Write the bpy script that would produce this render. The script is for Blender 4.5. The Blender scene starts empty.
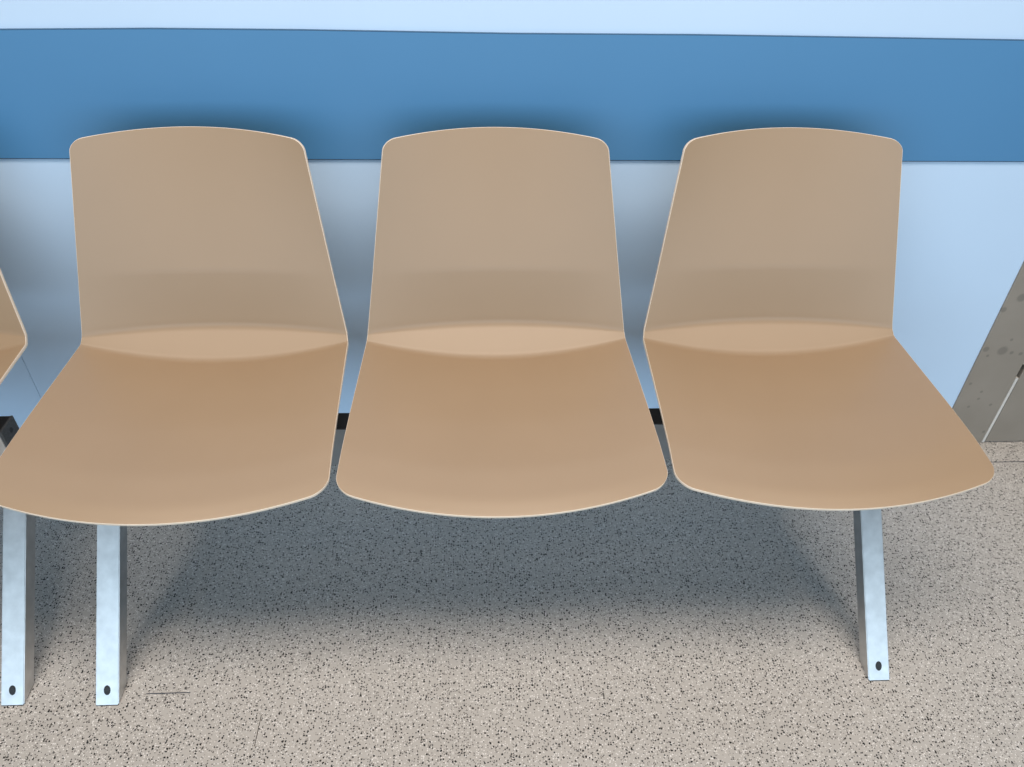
import bpy, bmesh, math
from mathutils import Matrix, Vector

# ------------------------------------------------------------------ camera
SC = bpy.context.scene
COL = SC.collection
H = 0.44                                   # seat height; floor is z = 0
F_PX = 770.0
PITCH, YAW, ROLL = 0.6695, 0.0586, -0.0227
ct, st = math.cos(PITCH), math.sin(PITCH)
cy, sy = math.cos(YAW), math.sin(YAW)
cr, sr = math.cos(ROLL), math.sin(ROLL)
M = Matrix(((1, 0, 0), (0, -st, ct), (0, -ct, -st)))          # columns: right, down, forward
Rz = Matrix(((cy, sy, 0), (-sy, cy, 0), (0, 0, 1)))
Rr = Matrix(((cr, -sr, 0), (sr, cr, 0), (0, 0, 1)))
RC = Rz @ M @ Rr
right, down, fwd = RC.col[0], RC.col[1], RC.col[2]
rot = Matrix((right, -down, -fwd)).transposed()
cam_d = bpy.data.cameras.new('camera')
cam = bpy.data.objects.new('camera', cam_d)
COL.objects.link(cam)
cam.matrix_world = Matrix.Translation((-0.0348, -1.0528, 0.7364 + H)) @ rot.to_4x4()
cam_d.sensor_width = 36.0
cam_d.lens = F_PX * 36.0 / 1024.0
cam_d.clip_start = 0.02
SC.camera = cam

# ------------------------------------------------------------------ light
SC.view_settings.view_transform = 'Standard'
SC.view_settings.look = 'None'
SC.view_settings.gamma = 1.0
SC.view_settings.use_curve_mapping = False
SC.view_settings.exposure = 0.0

world = bpy.data.worlds.new('world')
SC.world = world
world.use_nodes = True
bg = world.node_tree.nodes['Background']
bg.inputs['Color'].default_value = (0.62, 0.80, 1.0, 1)
bg.inputs['Strength'].default_value = 0.05


def area(name, loc, target, sx, sy_, power, color):
    d = bpy.data.lights.new(name, 'AREA')
    d.shape = 'RECTANGLE'
    d.size, d.size_y = sx, sy_
    d.energy = power
    d.color = color
    o = bpy.data.objects.new(name, d)
    COL.objects.link(o)
    o.location = loc
    v = Vector(target) - Vector(loc)
    o.rotation_euler = v.to_track_quat('-Z', 'Y').to_euler()
    return o


area('ceiling_light', (0.0, -0.85, 2.70), (0.0, -0.80, 0), 3.0, 0.7, 75, (1.0, 0.87, 0.76))
area('window_daylight', (0.0, -3.0, 0.95), (0.0, 0.2, 0.95), 6.0, 1.7, 90, (0.64, 0.83, 1.0))


# ------------------------------------------------------------------ materials
def new_mat(name):
    m = bpy.data.materials.new(name)
    m.use_nodes = True
    nt = m.node_tree
    b = nt.nodes['Principled BSDF']
    return m, nt, b


def nd(nt, typ, **kw):
    n = nt.nodes.new(typ)
    for k, v in kw.items():
        setattr(n, k, v)
    return n


def noise(nt, scale, detail=3.0, rough=0.5):
    tc = nd(nt, 'ShaderNodeTexCoord')
    n = nd(nt, 'ShaderNodeTexNoise')
    n.inputs['Scale'].default_value = scale
    n.inputs['Detail'].default_value = detail
    n.inputs['Roughness'].default_value = rough
    nt.links.new(tc.outputs['Object'], n.inputs['Vector'])
    return n


def ramp(nt, src, stops):
    r = nd(nt, 'ShaderNodeValToRGB')
    el = r.color_ramp.elements
    while len(el) < len(stops):
        el.new(0.5)
    for e, (p, c) in zip(el, stops):
        e.position = p
        e.color = (*c, 1) if len(c) == 3 else c
    nt.links.new(src, r.inputs['Fac'])
    return r


def bump(nt, b, src, strength, dist):
    n = nd(nt, 'ShaderNodeBump')
    n.inputs['Strength'].default_value = strength
    n.inputs['Distance'].default_value = dist
    nt.links.new(src, n.inputs['Height'])
    nt.links.new(n.outputs['Normal'], b.inputs['Normal'])


def simple(name, col, rough, metal=0.0, var=0.04, scale=8.0, bmp=0.0, bscale=400.0, spec=0.5):
    m, nt, b = new_mat(name)
    n = noise(nt, scale)
    lo = tuple(c * (1 - var) for c in col)
    hi = tuple(min(1, c * (1 + var)) for c in col)
    r = ramp(nt, n.outputs['Fac'], [(0.3, lo), (0.7, hi)])
    nt.links.new(r.outputs['Color'], b.inputs['Base Color'])
    b.inputs['Roughness'].default_value = rough
    b.inputs['Metallic'].default_value = metal
    b.inputs['Specular IOR Level'].default_value = spec
    if bmp:
        k = noise(nt, bscale, 2.0)
        bump(nt, b, k.outputs['Fac'], bmp, 0.0006)
    return m


M_WALL = simple('pale_blue_wall_paint', (0.525, 0.69, 0.875), 0.55, var=0.015, scale=3, bmp=0.05, bscale=250)
M_BAND = simple('blue_wall_band', (0.068, 0.225, 0.43), 0.5, var=0.02, scale=3, bmp=0.05, bscale=300)
M_EDGE = simple('dark_blue_band_edge', (0.03, 0.10, 0.19), 0.6)
M_JOINT = simple('dark_joint', (0.03, 0.045, 0.07), 0.8)
M_BASE = simple('grey_skirting_vinyl', (0.30, 0.30, 0.29), 0.5, var=0.05, scale=60)
M_STEEL = simple('galvanised_silver_steel', (0.60, 0.603, 0.600), 0.36, metal=0.92, var=0.09, scale=55, bmp=0.05, bscale=120)
M_BEAM = simple('dull_grey_beam_steel', (0.16, 0.17, 0.175), 0.5, metal=0.3, var=0.06, scale=40)
M_BLACK = simple('black_plastic', (0.012, 0.012, 0.014), 0.5)
M_CAP = simple('dark_grey_plastic', (0.05, 0.053, 0.056), 0.55, var=0.3, scale=300)
M_RUBBER = simple('black_rubber', (0.015, 0.015, 0.016), 0.8)
M_BOLT = simple('blackened_bolt_metal', (0.035, 0.035, 0.035), 0.4, metal=0.6)
M_LIT_EDGE = simple('painted_lit_door_edge', (0.62, 0.60, 0.56), 0.4)  # pale colour stands in for light on the door edge
M_CHROME = simple('bright_hinge_metal', (0.75, 0.75, 0.73), 0.25, metal=0.9)


def plastic(name, c0, c1, rough):
    m, nt, b = new_mat(name)
    n = noise(nt, 5.0)
    r = ramp(nt, n.outputs['Fac'], [(0.3, c0), (0.7, c1)])
    nt.links.new(r.outputs['Color'], b.inputs['Base Color'])
    b.inputs['Roughness'].default_value = rough
    b.inputs['Specular IOR Level'].default_value = 0.75
    k = noise(nt, 900.0, 2.0)
    bump(nt, b, k.outputs['Fac'], 0.12, 0.0004)
    return m


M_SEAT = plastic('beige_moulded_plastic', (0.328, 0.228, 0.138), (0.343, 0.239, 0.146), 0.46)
M_RIM = plastic('painted_rim_highlight', (0.80, 0.67, 0.53), (0.82, 0.69, 0.55), 0.30)  # bright edge highlight of the shell, painted in as a paler colour


def floor_mat():
    m, nt, b = new_mat('speckled_beige_vinyl')
    L = nt.links
    tc = nd(nt, 'ShaderNodeTexCoord')
    big = noise(nt, 2.2)
    col = ramp(nt, big.outputs['Fac'], [(0.3, (0.480, 0.458, 0.425)), (0.7, (0.512, 0.490, 0.457))]).outputs['Color']

    def speck(colin, scale, off, thr, share, c):
        mp = nd(nt, 'ShaderNodeMapping')
        mp.inputs['Location'].default_value = (off, off * 1.7, 0)
        L.new(tc.outputs['Object'], mp.inputs['Vector'])
        wob = nd(nt, 'ShaderNodeTexNoise')
        wob.inputs['Scale'].default_value = scale * 1.6
        L.new(mp.outputs['Vector'], wob.inputs['Vector'])
        mixv = nd(nt, 'ShaderNodeVectorMath', operation='MULTIPLY_ADD')
        mixv.inputs[1].default_value = (0.9 / scale,) * 3
        L.new(wob.outputs['Color'], mixv.inputs[0])
        L.new(mp.outputs['Vector'], mixv.inputs[2])
        v = nd(nt, 'ShaderNodeTexVoronoi')
        v.voronoi_dimensions = '2D'
        v.inputs['Scale'].default_value = scale
        L.new(mixv.outputs[0], v.inputs['Vector'])
        sep = nd(nt, 'ShaderNodeSeparateColor')
        L.new(v.outputs['Color'], sep.inputs['Color'])
        # size of each fleck differs from cell to cell
        sz = nd(nt, 'ShaderNodeMath', operation='MULTIPLY_ADD')
        sz.inputs[1].default_value = thr * 0.7
        sz.inputs[2].default_value = thr * 0.5
        L.new(sep.outputs['Green'], sz.inputs[0])
        lt = nd(nt, 'ShaderNodeMath', operation='LESS_THAN')
        L.new(v.outputs['Distance'], lt.inputs[0])
        L.new(sz.outputs[0], lt.inputs[1])
        pick = nd(nt, 'ShaderNodeMath', operation='LESS_THAN')
        L.new(sep.outputs['Red'], pick.inputs[0])
        pick.inputs[1].default_value = share
        an = nd(nt, 'ShaderNodeMath', operation='MULTIPLY')
        L.new(lt.outputs[0], an.inputs[0])
        L.new(pick.outputs[0], an.inputs[1])
        mx = nd(nt, 'ShaderNodeMix', data_type='RGBA')
        L.new(an.outputs[0], mx.inputs['Factor'])
        L.new(colin, mx.inputs[6])
        mx.inputs[7].default_value = (*c, 1)
        return mx.outputs[2]

    col = speck(col, 360, 7.7, 0.36, 0.27, (0.80, 0.78, 0.75))
    col = speck(col, 330, 1.3, 0.36, 0.22, (0.16, 0.15, 0.14))
    col = speck(col, 225, 5.9, 0.31, 0.30, (0.012, 0.012, 0.012))
    L.new(col, b.inputs['Base Color'])
    b.inputs['Roughness'].default_value = 0.62
    b.inputs['Specular IOR Level'].default_value = 0.3
    return m


M_FLOOR = floor_mat()


def door_mat():
    m, nt, b = new_mat('dull_grey_door_metal')
    L = nt.links
    tc = nd(nt, 'ShaderNodeTexCoord')
    n = noise(nt, 12)
    col = ramp(nt, n.outputs['Fac'], [(0.3, (0.275, 0.245, 0.205)), (0.7, (0.305, 0.272, 0.23))]).outputs['Color']
    spots = ((1.0355, 0.3887, 0.0092),(1.0517, 0.2601, 0.0107),(1.0148, 0.2645, 0.0064),(1.0108, 0.3611, 0.0062),(1.059, 0.2878, 0.0034),(1.0733, 0.2547, 0.0043),(1.0249, 0.2477, 0.0032),(1.018, 0.1737, 0.0035),(1.0514, 0.1511, 0.0034),(1.0869, 0.1139, 0.0036),(1.0938, 0.2518, 0.0043),(1.0527, 0.1315, 0.0032),(1.1037, 0.0342, 0.0035),(1.0392, 0.1091, 0.0032))
    for sx, sz, rad in spots:                            # round drip stains, where they are on the frame
        d = nd(nt, 'ShaderNodeVectorMath', operation='DISTANCE')
        flat = nd(nt, 'ShaderNodeVectorMath', operation='MULTIPLY')
        flat.inputs[1].default_value = (1, 0, 1)
        L.new(tc.outputs['Object'], flat.inputs[0])
        L.new(flat.outputs[0], d.inputs[0])
        d.inputs[1].default_value = (sx, 0, sz)
        mr = nd(nt, 'ShaderNodeMapRange')
        mr.inputs['From Min'].default_value = rad * 1.2
        mr.inputs['From Max'].default_value = rad * 0.75
        mr.inputs['To Max'].default_value = 0.42
        L.new(d.outputs['Value'], mr.inputs['Value'])
        mx = nd(nt, 'ShaderNodeMix', data_type='RGBA')
        L.new(mr.outputs[0], mx.inputs['Factor'])
        L.new(col, mx.inputs[6])
        mx.inputs[7].default_value = (0.10, 0.095, 0.085, 1)
        col = mx.outputs[2]
    L.new(col, b.inputs['Base Color'])
    b.inputs['Roughness'].default_value = 0.5
    b.inputs['Metallic'].default_value = 0.15
    return m


M_DOOR = door_mat()


# ------------------------------------------------------------------ mesh helpers
def link(name, bm, mat, parent=None, smooth=False):
    bmesh.ops.recalc_face_normals(bm, faces=bm.faces)
    me = bpy.data.meshes.new(name)
    bm.to_mesh(me)
    bm.free()
    me.materials.append(mat)
    for p in me.polygons:
        p.use_smooth = smooth
    o = bpy.data.objects.new(name, me)
    COL.objects.link(o)
    if parent is not None:
        o.parent = parent
    return o


def add_box(bm, x0, x1, y0, y1, z0, z1, bev=0.0, mtx=None):
    r = bmesh.ops.create_cube(bm, size=1.0)
    vs = r['verts']
    for v in vs:
        v.co = Vector((x0 + (v.co.x + 0.5) * (x1 - x0), y0 + (v.co.y + 0.5) * (y1 - y0), z0 + (v.co.z + 0.5) * (z1 - z0)))
    if mtx is not None:
        for v in vs:
            v.co = mtx @ v.co
    if bev:
        es = list({e for v in vs for e in v.link_edges})
        bmesh.ops.bevel(bm, geom=es, offset=bev, segments=2, profile=0.5, affect='EDGES')


def box(name, mat, parent, *a, **k):
    bm = bmesh.new()
    add_box(bm, *a, **k)
    return link(name, bm, mat, parent)


def empty(name, loc, label, cat, group=None):
    o = bpy.data.objects.new(name, None)
    o.empty_display_size = 0.1
    COL.objects.link(o)
    o.location = loc
    o['label'] = label
    o['category'] = cat
    if group:
        o['group'] = group
    return o


def structure(o, label=None, cat=None):
    o['kind'] = 'structure'
    if label:
        o['label'] = label
    if cat:
        o['category'] = cat
    return o


def disc(name, mat, parent, centre, normal, up, rx, rz, depth, seg=24):
    """A short elliptical plug whose outer face looks along normal."""
    n = Vector(normal).normalized()
    u = Vector(up).normalized()
    s = n.cross(u)
    c = Vector(centre)
    bm = bmesh.new()
    rings = []
    for k, (sc, d) in enumerate(((1, -depth), (1, 0.0), (0.86, depth * 0.3))):
        rings.append([bm.verts.new(c + n * d + s * (rx * sc * math.cos(2 * math.pi * i / seg)) + u * (rz * sc * math.sin(2 * math.pi * i / seg))) for i in range(seg)])
    for a, b in zip(rings, rings[1:]):
        for i in range(seg):
            bm.faces.new((a[i], a[(i + 1) % seg], b[(i + 1) % seg], b[i]))
    bm.faces.new(rings[-1])
    bm.faces.new(rings[0][::-1])
    return link(name, bm, mat, parent)


# ------------------------------------------------------------------ setting
YW = 0.1935                                  # wall face
X0, X1 = -2.6, 1.0067
fl = box('floor', M_FLOOR, None, -2.6, 2.2, -2.6, YW + 0.2, -0.08, 0.0)
structure(fl, 'beige vinyl floor with black and white specks', 'floor')

bm = bmesh.new()
add_box(bm, X0, X1, YW + 0.003, YW + 0.14, 0.0, 2.4)                 # wall behind
add_box(bm, X0, -0.9181, YW, YW + 0.003, 0.0, 0.69)                  # left wall board
add_box(bm, -0.9171, X1, YW, YW + 0.003, 0.0, 0.69)                  # right wall board
add_box(bm, X1, 2.2, YW + 0.003, YW + 0.14, 2.15, 2.4)               # over the door
structure(link('wall_back', bm, M_WALL), 'pale blue wall behind the benches', 'wall')

# the blue band: it runs very slightly downhill to the right and its top edge bows a little
def band(name, mat, top, bot, y0, y1):
    bm = bmesh.new()
    cols = []
    for (x, zt_), (_, zb_) in zip(top, bot):
        cols.append([bm.verts.new(p) for p in ((x, y0, zb_), (x, y0, zt_), (x, y1, zt_), (x, y1, zb_))])
    for a, b in zip(cols, cols[1:]):
        for i in range(4):
            bm.faces.new((a[i], a[(i + 1) % 4], b[(i + 1) % 4], b[i]))
    bm.faces.new(cols[0])
    bm.faces.new(cols[-1][::-1])
    return link(name, bm, mat)


TOP = [(-2.6, 0.862), (-1.2, 0.8640), (-0.729, 0.8674), (-0.512, 0.8702), (-0.292, 0.8698), (0.026, 0.8668), (0.315, 0.8669), (0.551, 0.8650), (0.829, 0.8625), (1.0055, 0.8609)]
BOT = [(x, 0.6698 - 0.0035 * x) for x, z in TOP]
structure(band('trim_1', M_BAND, TOP, BOT, YW - 0.004, YW + 0.003), 'wide blue band running along the wall', 'wall trim')
structure(band('trim_3', M_JOINT, [(x, z) for x, z in BOT], [(x, z - 0.0016) for x, z in BOT], YW - 0.003, YW + 0.003), 'thin dark joint under the blue band', 'wall trim')
structure(band('trim_4', M_EDGE, [(x, z + 0.0007) for x, z in TOP], TOP, YW - 0.003, YW + 0.003), 'thin dark joint over the blue band', 'wall trim')

bm = bmesh.new()                            # coved vinyl skirting
prof = [(YW + 0.002, 0.085), (YW - 0.003, 0.085)]
for i in range(7):
    a = math.pi / 2 * i / 6
    prof.append((YW - 0.003 - 0.025 * (1 - math.cos(a)), 0.027 - 0.025 * math.sin(a)))
prof += [(YW - 0.030, 0.0), (YW + 0.002, 0.0)]
for x in (X0, X1):
    for y, z in prof:
        bm.verts.new((x, y, z))
bm.verts.ensure_lookup_table()
n = len(prof)
for i in range(n):
    bm.faces.new((bm.verts[i], bm.verts[(i + 1) % n], bm.verts[n + (i + 1) % n], bm.verts[n + i]))
bm.faces.new([bm.verts[i] for i in range(n)])
bm.faces.new([bm.verts[n + i] for i in range(n)][::-1])
structure(link('baseboard_back', bm, M_BASE), 'grey coved vinyl skirting at the foot of the wall', 'skirting')

sm = box('trim_2', M_JOINT, None, 0.72, 2.2, 0.1262, 0.1278, -0.002, 0.0004)
structure(sm, 'dark welded seam line in the floor near the wall', 'floor seam')
scr = box('floor_scratch', M_JOINT, None, -0.575, -0.505, -0.3642, -0.3628, -0.001, 0.0003)
scr['label'] = 'thin dark scratch in the floor beside the left bench leg'
scr['category'] = 'scratch'
sc2 = box('floor_scratch', M_BOLT, None, -0.3832, -0.3822, -0.4560, -0.4060, -0.001, 0.0003)
sc2['label'] = 'faint short scratch in the bare floor, running towards the camera'
sc2['category'] = 'scratch'

# steel door at the right
door = empty('door_1', (1.3, YW, 0), 'dull grey metal door and frame right of the bench', 'door')
structure(door)


def dpart(name, mat, *a, parent=None, **k):
    o = box(name, mat, None, *a, **k)
    p = parent or door
    o.parent = p
    o.matrix_parent_inverse = Matrix.Translation(-door.location) if p is door else Matrix.Translation(-door.location)
    return o


fr = dpart('door_frame', M_DOOR, 1.0067, 1.1112, YW - 0.004, YW + 0.12, 0.0, 2.13, bev=0.0012)
bright = dpart('door_edge_lit', M_LIT_EDGE, 1.1115, 1.1172, YW - 0.005, YW + 0.02, 0.003, 0.188)  # bright strip is the lit edge beside the leaf, light painted in
bright2 = dpart('door_edge_lit', M_LIT_EDGE, 1.1115, 1.1142, YW - 0.006, YW + 0.02, 0.225, 2.10)
leaf = dpart('door_leaf', M_DOOR, 1.1205, 2.02, YW - 0.003, YW + 0.040, 0.003, 2.10, bev=0.001)
dpart('door_frame', M_DOOR, 2.024, 2.13, YW - 0.004, YW + 0.12, 0.0, 2.13, bev=0.0012)
dpart('door_head', M_DOOR, 1.0067, 2.13, YW - 0.004, YW + 0.12, 2.1005, 2.15, bev=0.0012)
def knuckle(name, mat, za, zb_, rad, parent, rad2=None):
    bm = bmesh.new()
    q = bmesh.ops.create_cone(bm, cap_ends=True, segments=16, radius1=rad, radius2=rad2 or rad, depth=zb_ - za)
    for v in q['verts']:
        v.co += Vector((1.1190, YW - 0.008, (za + zb_) / 2))
    o = link(name, bm, mat)
    o.parent = parent
    o.matrix_parent_inverse = Matrix.Translation(-door.location)
    return o


hg = knuckle('hinge', M_BLACK, 0.2345, 0.300, 0.0060, door)
hg['label'] = 'black door hinge with a bright washer'
knuckle('hinge_washer', M_CHROME, 0.2290, 0.2340, 0.0068, hg)
knuckle('hinge_knuckle', M_DOOR, 0.2030, 0.2285, 0.0060, hg)


# ------------------------------------------------------------------ seat shell
def dense(poly, n_per=60):
    out = []
    for (y0, z0), (y1, z1) in zip(poly, poly[1:]):
        for i in range(n_per):
            t = i / n_per
            out.append((y0 + (y1 - y0) * t, z0 + (z1 - z0) * t))
    out.append(poly[-1])
    return out


def resample(poly, n):
    ls = [0.0]
    for a, b in zip(poly, poly[1:]):
        ls.append(ls[-1] + math.hypot(b[0] - a[0], b[1] - a[1]))
    res, j = [], 0
    for i in range(n + 1):
        d = ls[-1] * i / n
        while j < len(ls) - 2 and ls[j + 1] < d:
            j += 1
        t = (d - ls[j]) / max(1e-9, ls[j + 1] - ls[j])
        res.append((poly[j][0] + (poly[j + 1][0] - poly[j][0]) * t, poly[j][1] + (poly[j + 1][1] - poly[j][1]) * t))
    return res


def smooth_run(run, r):
    """moving average of a resampled run, ends held"""
    n = len(run)
    out = []
    for i in range(n):
        k = min(r, i, n - 1 - i)
        w = run[i - k:i + k + 1]
        out.append((sum(p[0] for p in w) / len(w), sum(p[1] for p in w) / len(w)))
    return out


# the profile is cut at stations shared by centre line and edge line
CENTRE = [[(-.374, -.0235), (-.352, -.0165), (-.30, -.0115), (-.20, -.0125), (-.10, -.0190), (-.021, -.0262)],
          [(-.021, -.0262), (.025, .012)],
          [(.025, .012), (.041, .108)],
          [(.041, .108), (.117, .3115)]]
EDGE = [[(-.3303, -.0135), (-.31, -.0095), (-.26, -.0040), (-.18, -.0015), (-.10, -.0010), (-.007, -.0004)],
        [(-.007, -.0004), (.0025, .009)],
        [(.0025, .009), (.0300, .1063)],
        [(.0300, .1063), (.0852, .302)]]
NS = [150, 24, 48, 104]
WIDTH = [(0.0, .2262), (150, .2148), (162, .2140), (174, .2130), (222, .1985), (326, .1696)]


def runs(segs, r):
    pts = []
    for s, n in zip(segs, NS):
        q = resample(dense(s), n)
        pts += q if not pts else q[1:]
    return smooth_run(pts, r)


CL = runs(CENTRE, 3)
EL = runs(EDGE, 4)
NT = len(CL) - 1


def interp(tab, t):
    for (a, va), (b, vb) in zip(tab, tab[1:]):
        if t <= b:
            return va + (vb - va) * (t - a) / (b - a)
    return tab[-1][1]


WL = [interp(WIDTH, i) for i in range(NT + 1)]
for _ in range(4):
    WL = [WL[0]] + [(WL[i - 1] + WL[i] + WL[i + 1]) / 3 for i in range(1, NT)] + [WL[-1]]


def at(L, t):
    t = max(0.0, min(NT, t))
    i = min(NT - 1, int(t))
    f = t - i
    a, b = L[i], L[i + 1]
    if isinstance(a, tuple):
        return (a[0] + (b[0] - a[0]) * f, a[1] + (b[1] - a[1]) * f)
    return a + (b - a) * f


def shell_point(u, t):
    w = at(WL, t)
    c, e = at(CL, t), at(EL, t)
    q = abs(u) ** 2.0
    return Vector((u * w, c[0] + (e[0] - c[0]) * q, c[1] + (e[1] - c[1]) * q))


LEN_T = 0.755 / NT                                   # metres per station, near enough for the corner boxes


def corner(u, t):
    """map the square patch to one with four rounded corners"""
    for t_end, sgn, rad in ((0.0, 1, 0.024), (float(NT), -1, 0.018)):
        ru = rad / at(WL, t_end)
        rt = rad / LEN_T
        a = (abs(u) - (1 - ru)) / ru
        b = (rt - abs(t - t_end)) / rt
        if a > 0 and b > 0:
            a2 = a * math.sqrt(1 - b * b / 2)
            b2 = b * math.sqrt(1 - a * a / 2)
            u = math.copysign(1 - ru + a2 * ru, u)
            t = t_end + sgn * (rt - b2 * rt)
    return u, t


def seat_mesh():
    us = []
    NU = 24
    for i in range(-NU, NU + 1):
        x = i / NU
        us.append(math.copysign(1 - (1 - abs(x)) ** 1.35, x))
    ts = []
    t = 0.0
    while t < NT + 0.01:
        ts.append(min(t, NT))
        near_end = t < 24 or t > NT - 24
        near_fold = 138 < t < 186 or 210 < t < 234
        t += 1.0 if near_fold else (2.0 if near_end else 4.0)
    if ts[-1] < NT:
        ts.append(float(NT))
    bm = bmesh.new()
    grid = []
    for t in ts:
        row = []
        for u in us:
            row.append(bm.verts.new(shell_point(*corner(u, t))))
        grid.append(row)
    for a, b in zip(grid, grid[1:]):
        for i in range(len(us) - 1):
            bm.faces.new((a[i], a[i + 1], b[i + 1], b[i]))
    return bm


SHELL_ME = None


def seat_shell(parent, x):
    global SHELL_ME
    if SHELL_ME is None:
        bm = seat_mesh()
        me = bpy.data.meshes.new('seat_shell')
        bm.normal_update()
        bm.to_mesh(me)
        bm.free()
        me.materials.append(M_SEAT)
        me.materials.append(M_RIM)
        for p in me.polygons:
            p.use_smooth = True
        SHELL_ME = me
    o = bpy.data.objects.new('seat_shell', SHELL_ME)
    COL.objects.link(o)
    o.parent = parent
    o.location = (x, 0, H)
    s = o.modifiers.new('thickness', 'SOLIDIFY')
    s.thickness = 0.0050
    s.offset = -1.0
    s.use_even_offset = True
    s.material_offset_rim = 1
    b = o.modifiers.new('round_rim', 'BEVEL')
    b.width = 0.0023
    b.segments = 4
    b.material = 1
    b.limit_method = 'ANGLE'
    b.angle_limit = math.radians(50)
    return o


# ------------------------------------------------------------------ bench
BT = H - 0.070                                # beam top
BH, BY0, BY1 = 0.077, -0.1448, -0.1050        # beam height, front and back faces
LW, LD = 0.0362, 0.0285                       # leg width, leg depth across its lean
FOOT_Y = -0.3830                              # front bottom edge of each leg


def leg_mesh(x, y_front, lean, z_top, back=False):
    """a rectangular tube whose foot and head are cut level"""
    bm = bmesh.new()
    sgn = -1 if back else 1
    dy = LD / math.cos(lean)                  # level cut depth
    rings = []
    for z in (0.0008, z_top):
        yf = y_front + sgn * math.tan(lean) * z
        ya, yb = sorted((yf, yf + sgn * dy))
        rings.append([bm.verts.new(p) for p in ((x - LW / 2, ya, z), (x + LW / 2, ya, z), (x + LW / 2, yb, z), (x - LW / 2, yb, z))])
    a, b = rings
    for i in range(4):
        bm.faces.new((a[i], a[(i + 1) % 4], b[(i + 1) % 4], b[i]))
    bm.faces.new(a[::-1])
    bm.faces.new(b)
    bmesh.ops.recalc_face_normals(bm, faces=bm.faces)
    bmesh.ops.bevel(bm, geom=list(bm.edges), offset=0.0012, segments=2, affect='EDGES')
    return bm


def make_leg(parent, x, lean, z_end):
    lg = link('leg', leg_mesh(x, FOOT_Y, lean, BT - BH + 0.020), M_STEEL, parent)
    n = Vector((0, -math.cos(lean), math.sin(lean)))       # out of the front face
    up = Vector((0, math.sin(lean), math.cos(lean)))
    c = Vector((x, FOOT_Y, 0)) + up * 0.0255
    disc('bolt_hole', M_BLACK, lg, c, n, up, 0.0054, 0.0078, 0.0006)
    disc('bolt', M_BOLT, lg, c + n * 0.0006 + up * 0.0016, n, up, 0.0036, 0.0040, 0.0008)
    dy = LD / math.cos(lean)
    gl = box('foot_glide', M_RUBBER, lg, x - LW / 2 + 0.001, x + LW / 2 - 0.001, FOOT_Y + 0.001, FOOT_Y + dy + 0.002, 0.0, 0.0014)
    box('leg_sleeve', M_STEEL, lg, x - 0.0200, min(x + 0.0200, z_end - 0.0005), BY0 - 0.0012, BY0 + 0.001, BT - BH, BT - 0.001, bev=0.0008)
    # the rear leg of the same trestle leans the other way, towards the wall
    rl = link('leg', leg_mesh(x, 0.150, math.radians(39), BT - BH + 0.020, back=True), M_STEEL, parent)
    dy2 = LD / math.cos(math.radians(39))
    box('foot_glide', M_RUBBER, rl, x - LW / 2 + 0.001, x + LW / 2 - 0.001, 0.150 - dy2 + 0.001, 0.149, 0.0, 0.0014)


def make_bench(label, xc, seats, legs, x_left, x_right):
    root = empty('waiting_bench', (xc, 0, 0), label, 'bench')
    g = 0.0
    beam = box('beam', M_BEAM, root, x_left - xc, x_right - xc, BY0, BY1, BT - BH, BT - 0.0015, bev=0.0010)
    tr = box('top_rail', M_BLACK, root, x_left - xc, x_right - xc, BY0 + 0.001, BY1, BT - 0.002, BT - 0.0003, bev=0.0006)
    for xe, s in ((x_left, -1), (x_right, 1)):
        a, b = sorted((xe - xc, xe - xc + s * 0.004))
        cap = box('end_cap', M_CAP, root, a, b, BY0, BY1, BT - BH, BT + 0.001, bev=0.0010)
        disc('screw', M_BLACK, cap, (xe - xc + s * 0.004, (BY0 + BY1) / 2 + 0.002, BT - 0.014), (s, 0, 0), (0, 0, 1), 0.0045, 0.0045, 0.001)
    for x in seats:
        seat_shell(root, x - xc)
        br = bmesh.new()                      # the plate and two webs that carry a shell on the beam
        add_box(br, x - xc - 0.11, x - xc + 0.11, -0.20, -0.060, H - 0.0345, H - 0.0295, bev=0.001)
        for dx in (-0.085, 0.085):
            add_box(br, x - xc + dx - 0.004, x - xc + dx + 0.004, BY0 + 0.004, BY1 - 0.004, BT - 0.0005, H - 0.0335)
        link('seat_bracket', br, M_BLACK, root)
    for x, lean in legs:
        make_leg(root, x - xc, math.radians(lean), x_right - xc)
    return root


S = 0.46
make_bench('complete three-seat beige plastic waiting bench in the middle, on two silver legs', 0.0, (-S, 0.0, S),
           ((-0.6300, 40.7), (0.6297, 42.2)), -0.651, 0.651)
xl = -0.9772
make_bench('beige waiting bench cut off by left edge, one seat corner and one silver leg showing', xl - S, (xl - 2 * S, xl - S, xl),
           ((xl - 2 * S - 0.19, 40.7), (-0.7792, 40.7)), xl - 2 * S - 0.205, -0.7685).location.y = 0.005
